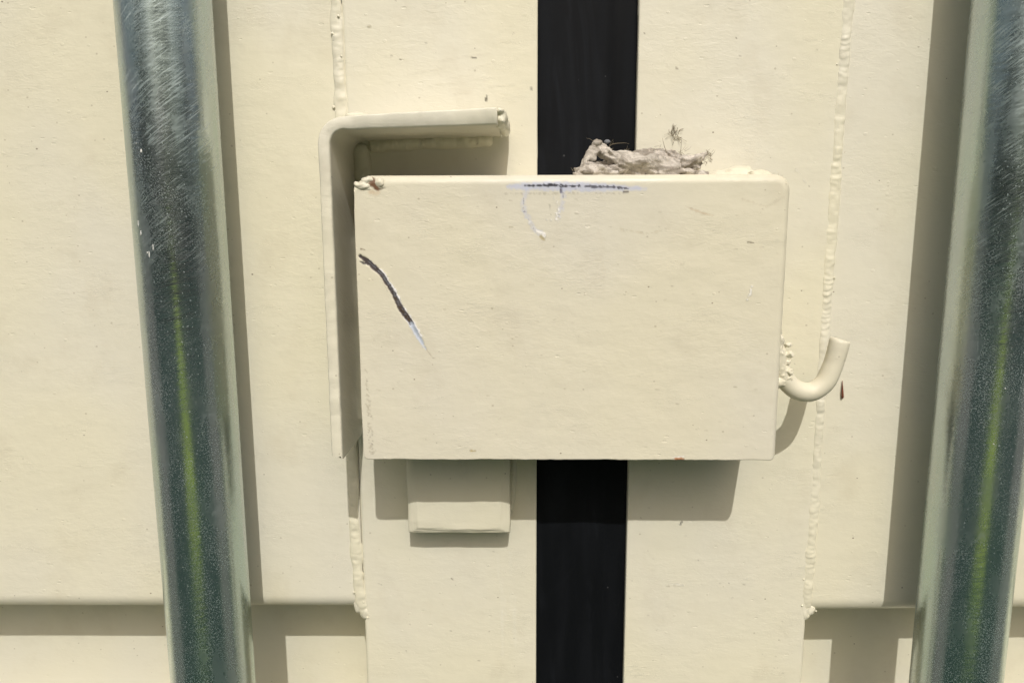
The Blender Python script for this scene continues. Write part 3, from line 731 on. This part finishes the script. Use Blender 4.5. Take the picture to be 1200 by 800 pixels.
# ------------------------------------------------------------------ loose things
def rag():
    def fold(P, R, seed, n=16, flat=1.0):
        pts = catmull(P, 10); rr = np.interp(np.linspace(0, 1, len(pts)), np.linspace(0, 1, len(R)), R)
        return tube(pts, rr, n, True, lambda i, a: .22*math.sin(3*a+i*.35+seed)+.12*math.sin(5*a-i*.2+seed*2))
    parts = [
        fold([(22, -30, 20), (27, -29, 25.5), (31.5, -28, 31), (38, -28, 28), (47, -29, 25), (58, -31, 23.2), (66, -31, 21.8)], [1.2, 1.9, 2.2, 2.8, 3.7, 4.2, 3.2], 1),
        fold([(36, -18, 24), (46, -15, 27), (56, -14, 28.6), (66, -15, 28.2), (74, -18, 25)], [2.2, 3.6, 3.8, 3.4, 2.2], 2),
        fold([(62, -26, 22), (69, -24, 24.6), (75, -22, 26.6), (80.5, -22, 29.4)], [2.2, 2.4, 2.3, .7], 3),
        fold([(66, -22, 20.4), (74, -20, 22), (79, -20, 25.5)], [1.6, 1.6, 1.2], 13),
        fold([(20.5, -33, 19.3), (26, -34, 20.6), (33, -34, 20.6), (40, -34, 19.6)], [.9, 2.2, 2.4, 1.4], 4),
        fold([(24, -31, 21), (28, -33, 23.4), (33, -33, 22.6), (38, -33, 20.4)], [1.2, 1.4, 1.3, 1.0], 14),
        fold([(57, -35, 19.6), (66, -34, 19.8), (73, -31, 19.8), (80, -27, 19.4)], [1.4, 1.4, 1.6, .8], 5),
        fold([(40, -22, 21), (55, -20, 22), (68, -19, 21)], [4, 5.2, 3], 6),
        fold([(30, -26, 21.5), (42, -26, 22), (52, -27, 21)], [3.0, 4.0, 3], 7),
        blob((31.2, -28.4, 33.2), (1.5, 1.4, 1.6), 5, .3, 2), blob((36.6, -26, 31.2), (2.0, 1.4, 1.0), 6, .4, 2),
    ]
    V, F = joined(parts)
    o = build('rag_scrap', V, F, RAG, None)
    md = o.modifiers.new('remesh', 'REMESH'); md.mode = 'VOXEL'; md.voxel_size = .00045
    dg = bpy.context.evaluated_depsgraph_get(); dg.update()
    me = bpy.data.meshes.new_from_object(o.evaluated_get(dg)); o.modifiers.clear()
    me.update(); co = np.empty(len(me.vertices)*3); me.vertices.foreach_get('co', co); co = co.reshape(-1, 3)
    nn = np.empty(len(co)*3); me.vertices.foreach_get('normal', nn); nn = nn.reshape(-1, 3)
    for i in range(len(co)):
        q = Vector(co[i])*1000
        w = q.x*.36+q.z*.93+2.5*mnoise.noise(q*.12); al = q.x*.93-q.z*.36
        rdg = 1-2*abs(mnoise.noise(Vector((w*.30, al*.07, q.y*.16))))
        d = 1.25*(rdg-.45) + .7*mnoise.noise(q*.28) + .35*mnoise.noise(q*.8) + .16*mnoise.noise(q*1.9)
        co[i] += nn[i]*d*.001
    floor_z = (18.2*.001+EYE)-o.location.z
    co[:, 2] = floor_z+(co[:, 2]-floor_z)*.93
    co[:, 2] = np.maximum(co[:, 2], floor_z)
    me.vertices.foreach_set('co', co.ravel()); me.polygons.foreach_set('use_smooth', np.ones(len(me.polygons), bool)); me.update()
    o.data = me
    if not me.materials: me.materials.append(RAG)
    o['label'] = 'crumpled dry grey-brown rag scrap lying on top of the lock box'; o['category'] = 'rag'
    rg = random.Random(5); parts = []
    def hair(p0, d, l, r_=.09, curl=1.0):
        pts = [Vector(p0)]; dv = Vector(d).normalized()
        for k in range(7):
            dv = (dv+Vector((rg.uniform(-.4, .4), rg.uniform(-.3, .3), rg.uniform(-.4, .4)))*curl).normalized(); pts.append(pts[-1]+dv*l/7)
        return tube(pts, [r_*(1-.09*i) for i in range(8)], 5)
    for k in range(34):
        a = rg.choice([(22, -31, 20), (31, -28, 34), (38, -25, 31), (45, -27, 28), (60, -16, 30.5), (70, -18, 29), (81, -22, 29), (79, -22, 24)])
        parts.append(hair(tuple(c+rg.uniform(-1.6, 1.6) for c in a), (rg.uniform(-1, 1), -.2, rg.uniform(0, 1)), rg.uniform(1.5, 4.5)))
    parts.append(hair((37, -26, 31.5), (1, 0, .5), 9, .11, 1.2)); parts.append(hair((63, -20, 29), (-.35, 0, 1), 7, .16, .25)); parts.append(hair((69.6, -18, 28.5), (.06, 0, 1), 7, .14, .2))
    v, f = joined(parts); build('loose_fibres', v, f, FIBRE, o)
    v, f = blob((36.0, -24.5, 33.6), (1.5, 1.1, 1.0), 9, .35, 2); build('lint_bit', v, f, plain('grey_lint', (.22, .23, .25), .9), o)
rag()
def tuft(cx, cz, n, spread, seed, label):
    rg = random.Random(seed); parts = []
    for k in range(n):
        a = rg.uniform(0, 2*math.pi); q = Vector((cx+rg.uniform(-1, 1)*spread*.4, -.5, cz+rg.uniform(-1, 1)*spread*.4)); pts = [q]
        d = Vector((math.cos(a), -.1, math.sin(a)+.3)).normalized()
        for j in range(6):
            d = (d+Vector((rg.uniform(-.5, .5), 0, rg.uniform(-.5, .5)))).normalized(); nx = pts[-1]+d*rg.uniform(.5, 1.0)*spread*.2
            nx.y = min(nx.y, -.3); pts.append(nx)
        parts.append(tube(pts, rg.uniform(.05, .12), 5))
    v, f = joined(parts); o = build('fibre_tuft', v, f, FIBRE); o['label'] = label; o['category'] = 'fibre tuft'
    return o
a = tuft(70.4, 39.4, 22, 4.6, 3, 'wispy dry fibre tuft stuck to the door above the rag scrap')
b = tuft(86.5, 29.5, 8, 2.6, 6, 'tiny fibre tuft stuck to the door just right of the rag tip')
for o in (a, b): o['group'] = 'dry fibre tufts stuck to the door'
v, f = tube([(156.1, -.2, -78.4), (156.2, -.5, -81), (156.4, -.7, -84.5), (156.6, -.7, -86.6), (156.7, -.3, -87.6)], [.12, .3, .55, .62, .2], 8)
o = build('sliver', v, f, SLIVER); o['label'] = 'small reddish brown sliver stuck to the door beside the hook'; o['category'] = 'sliver'
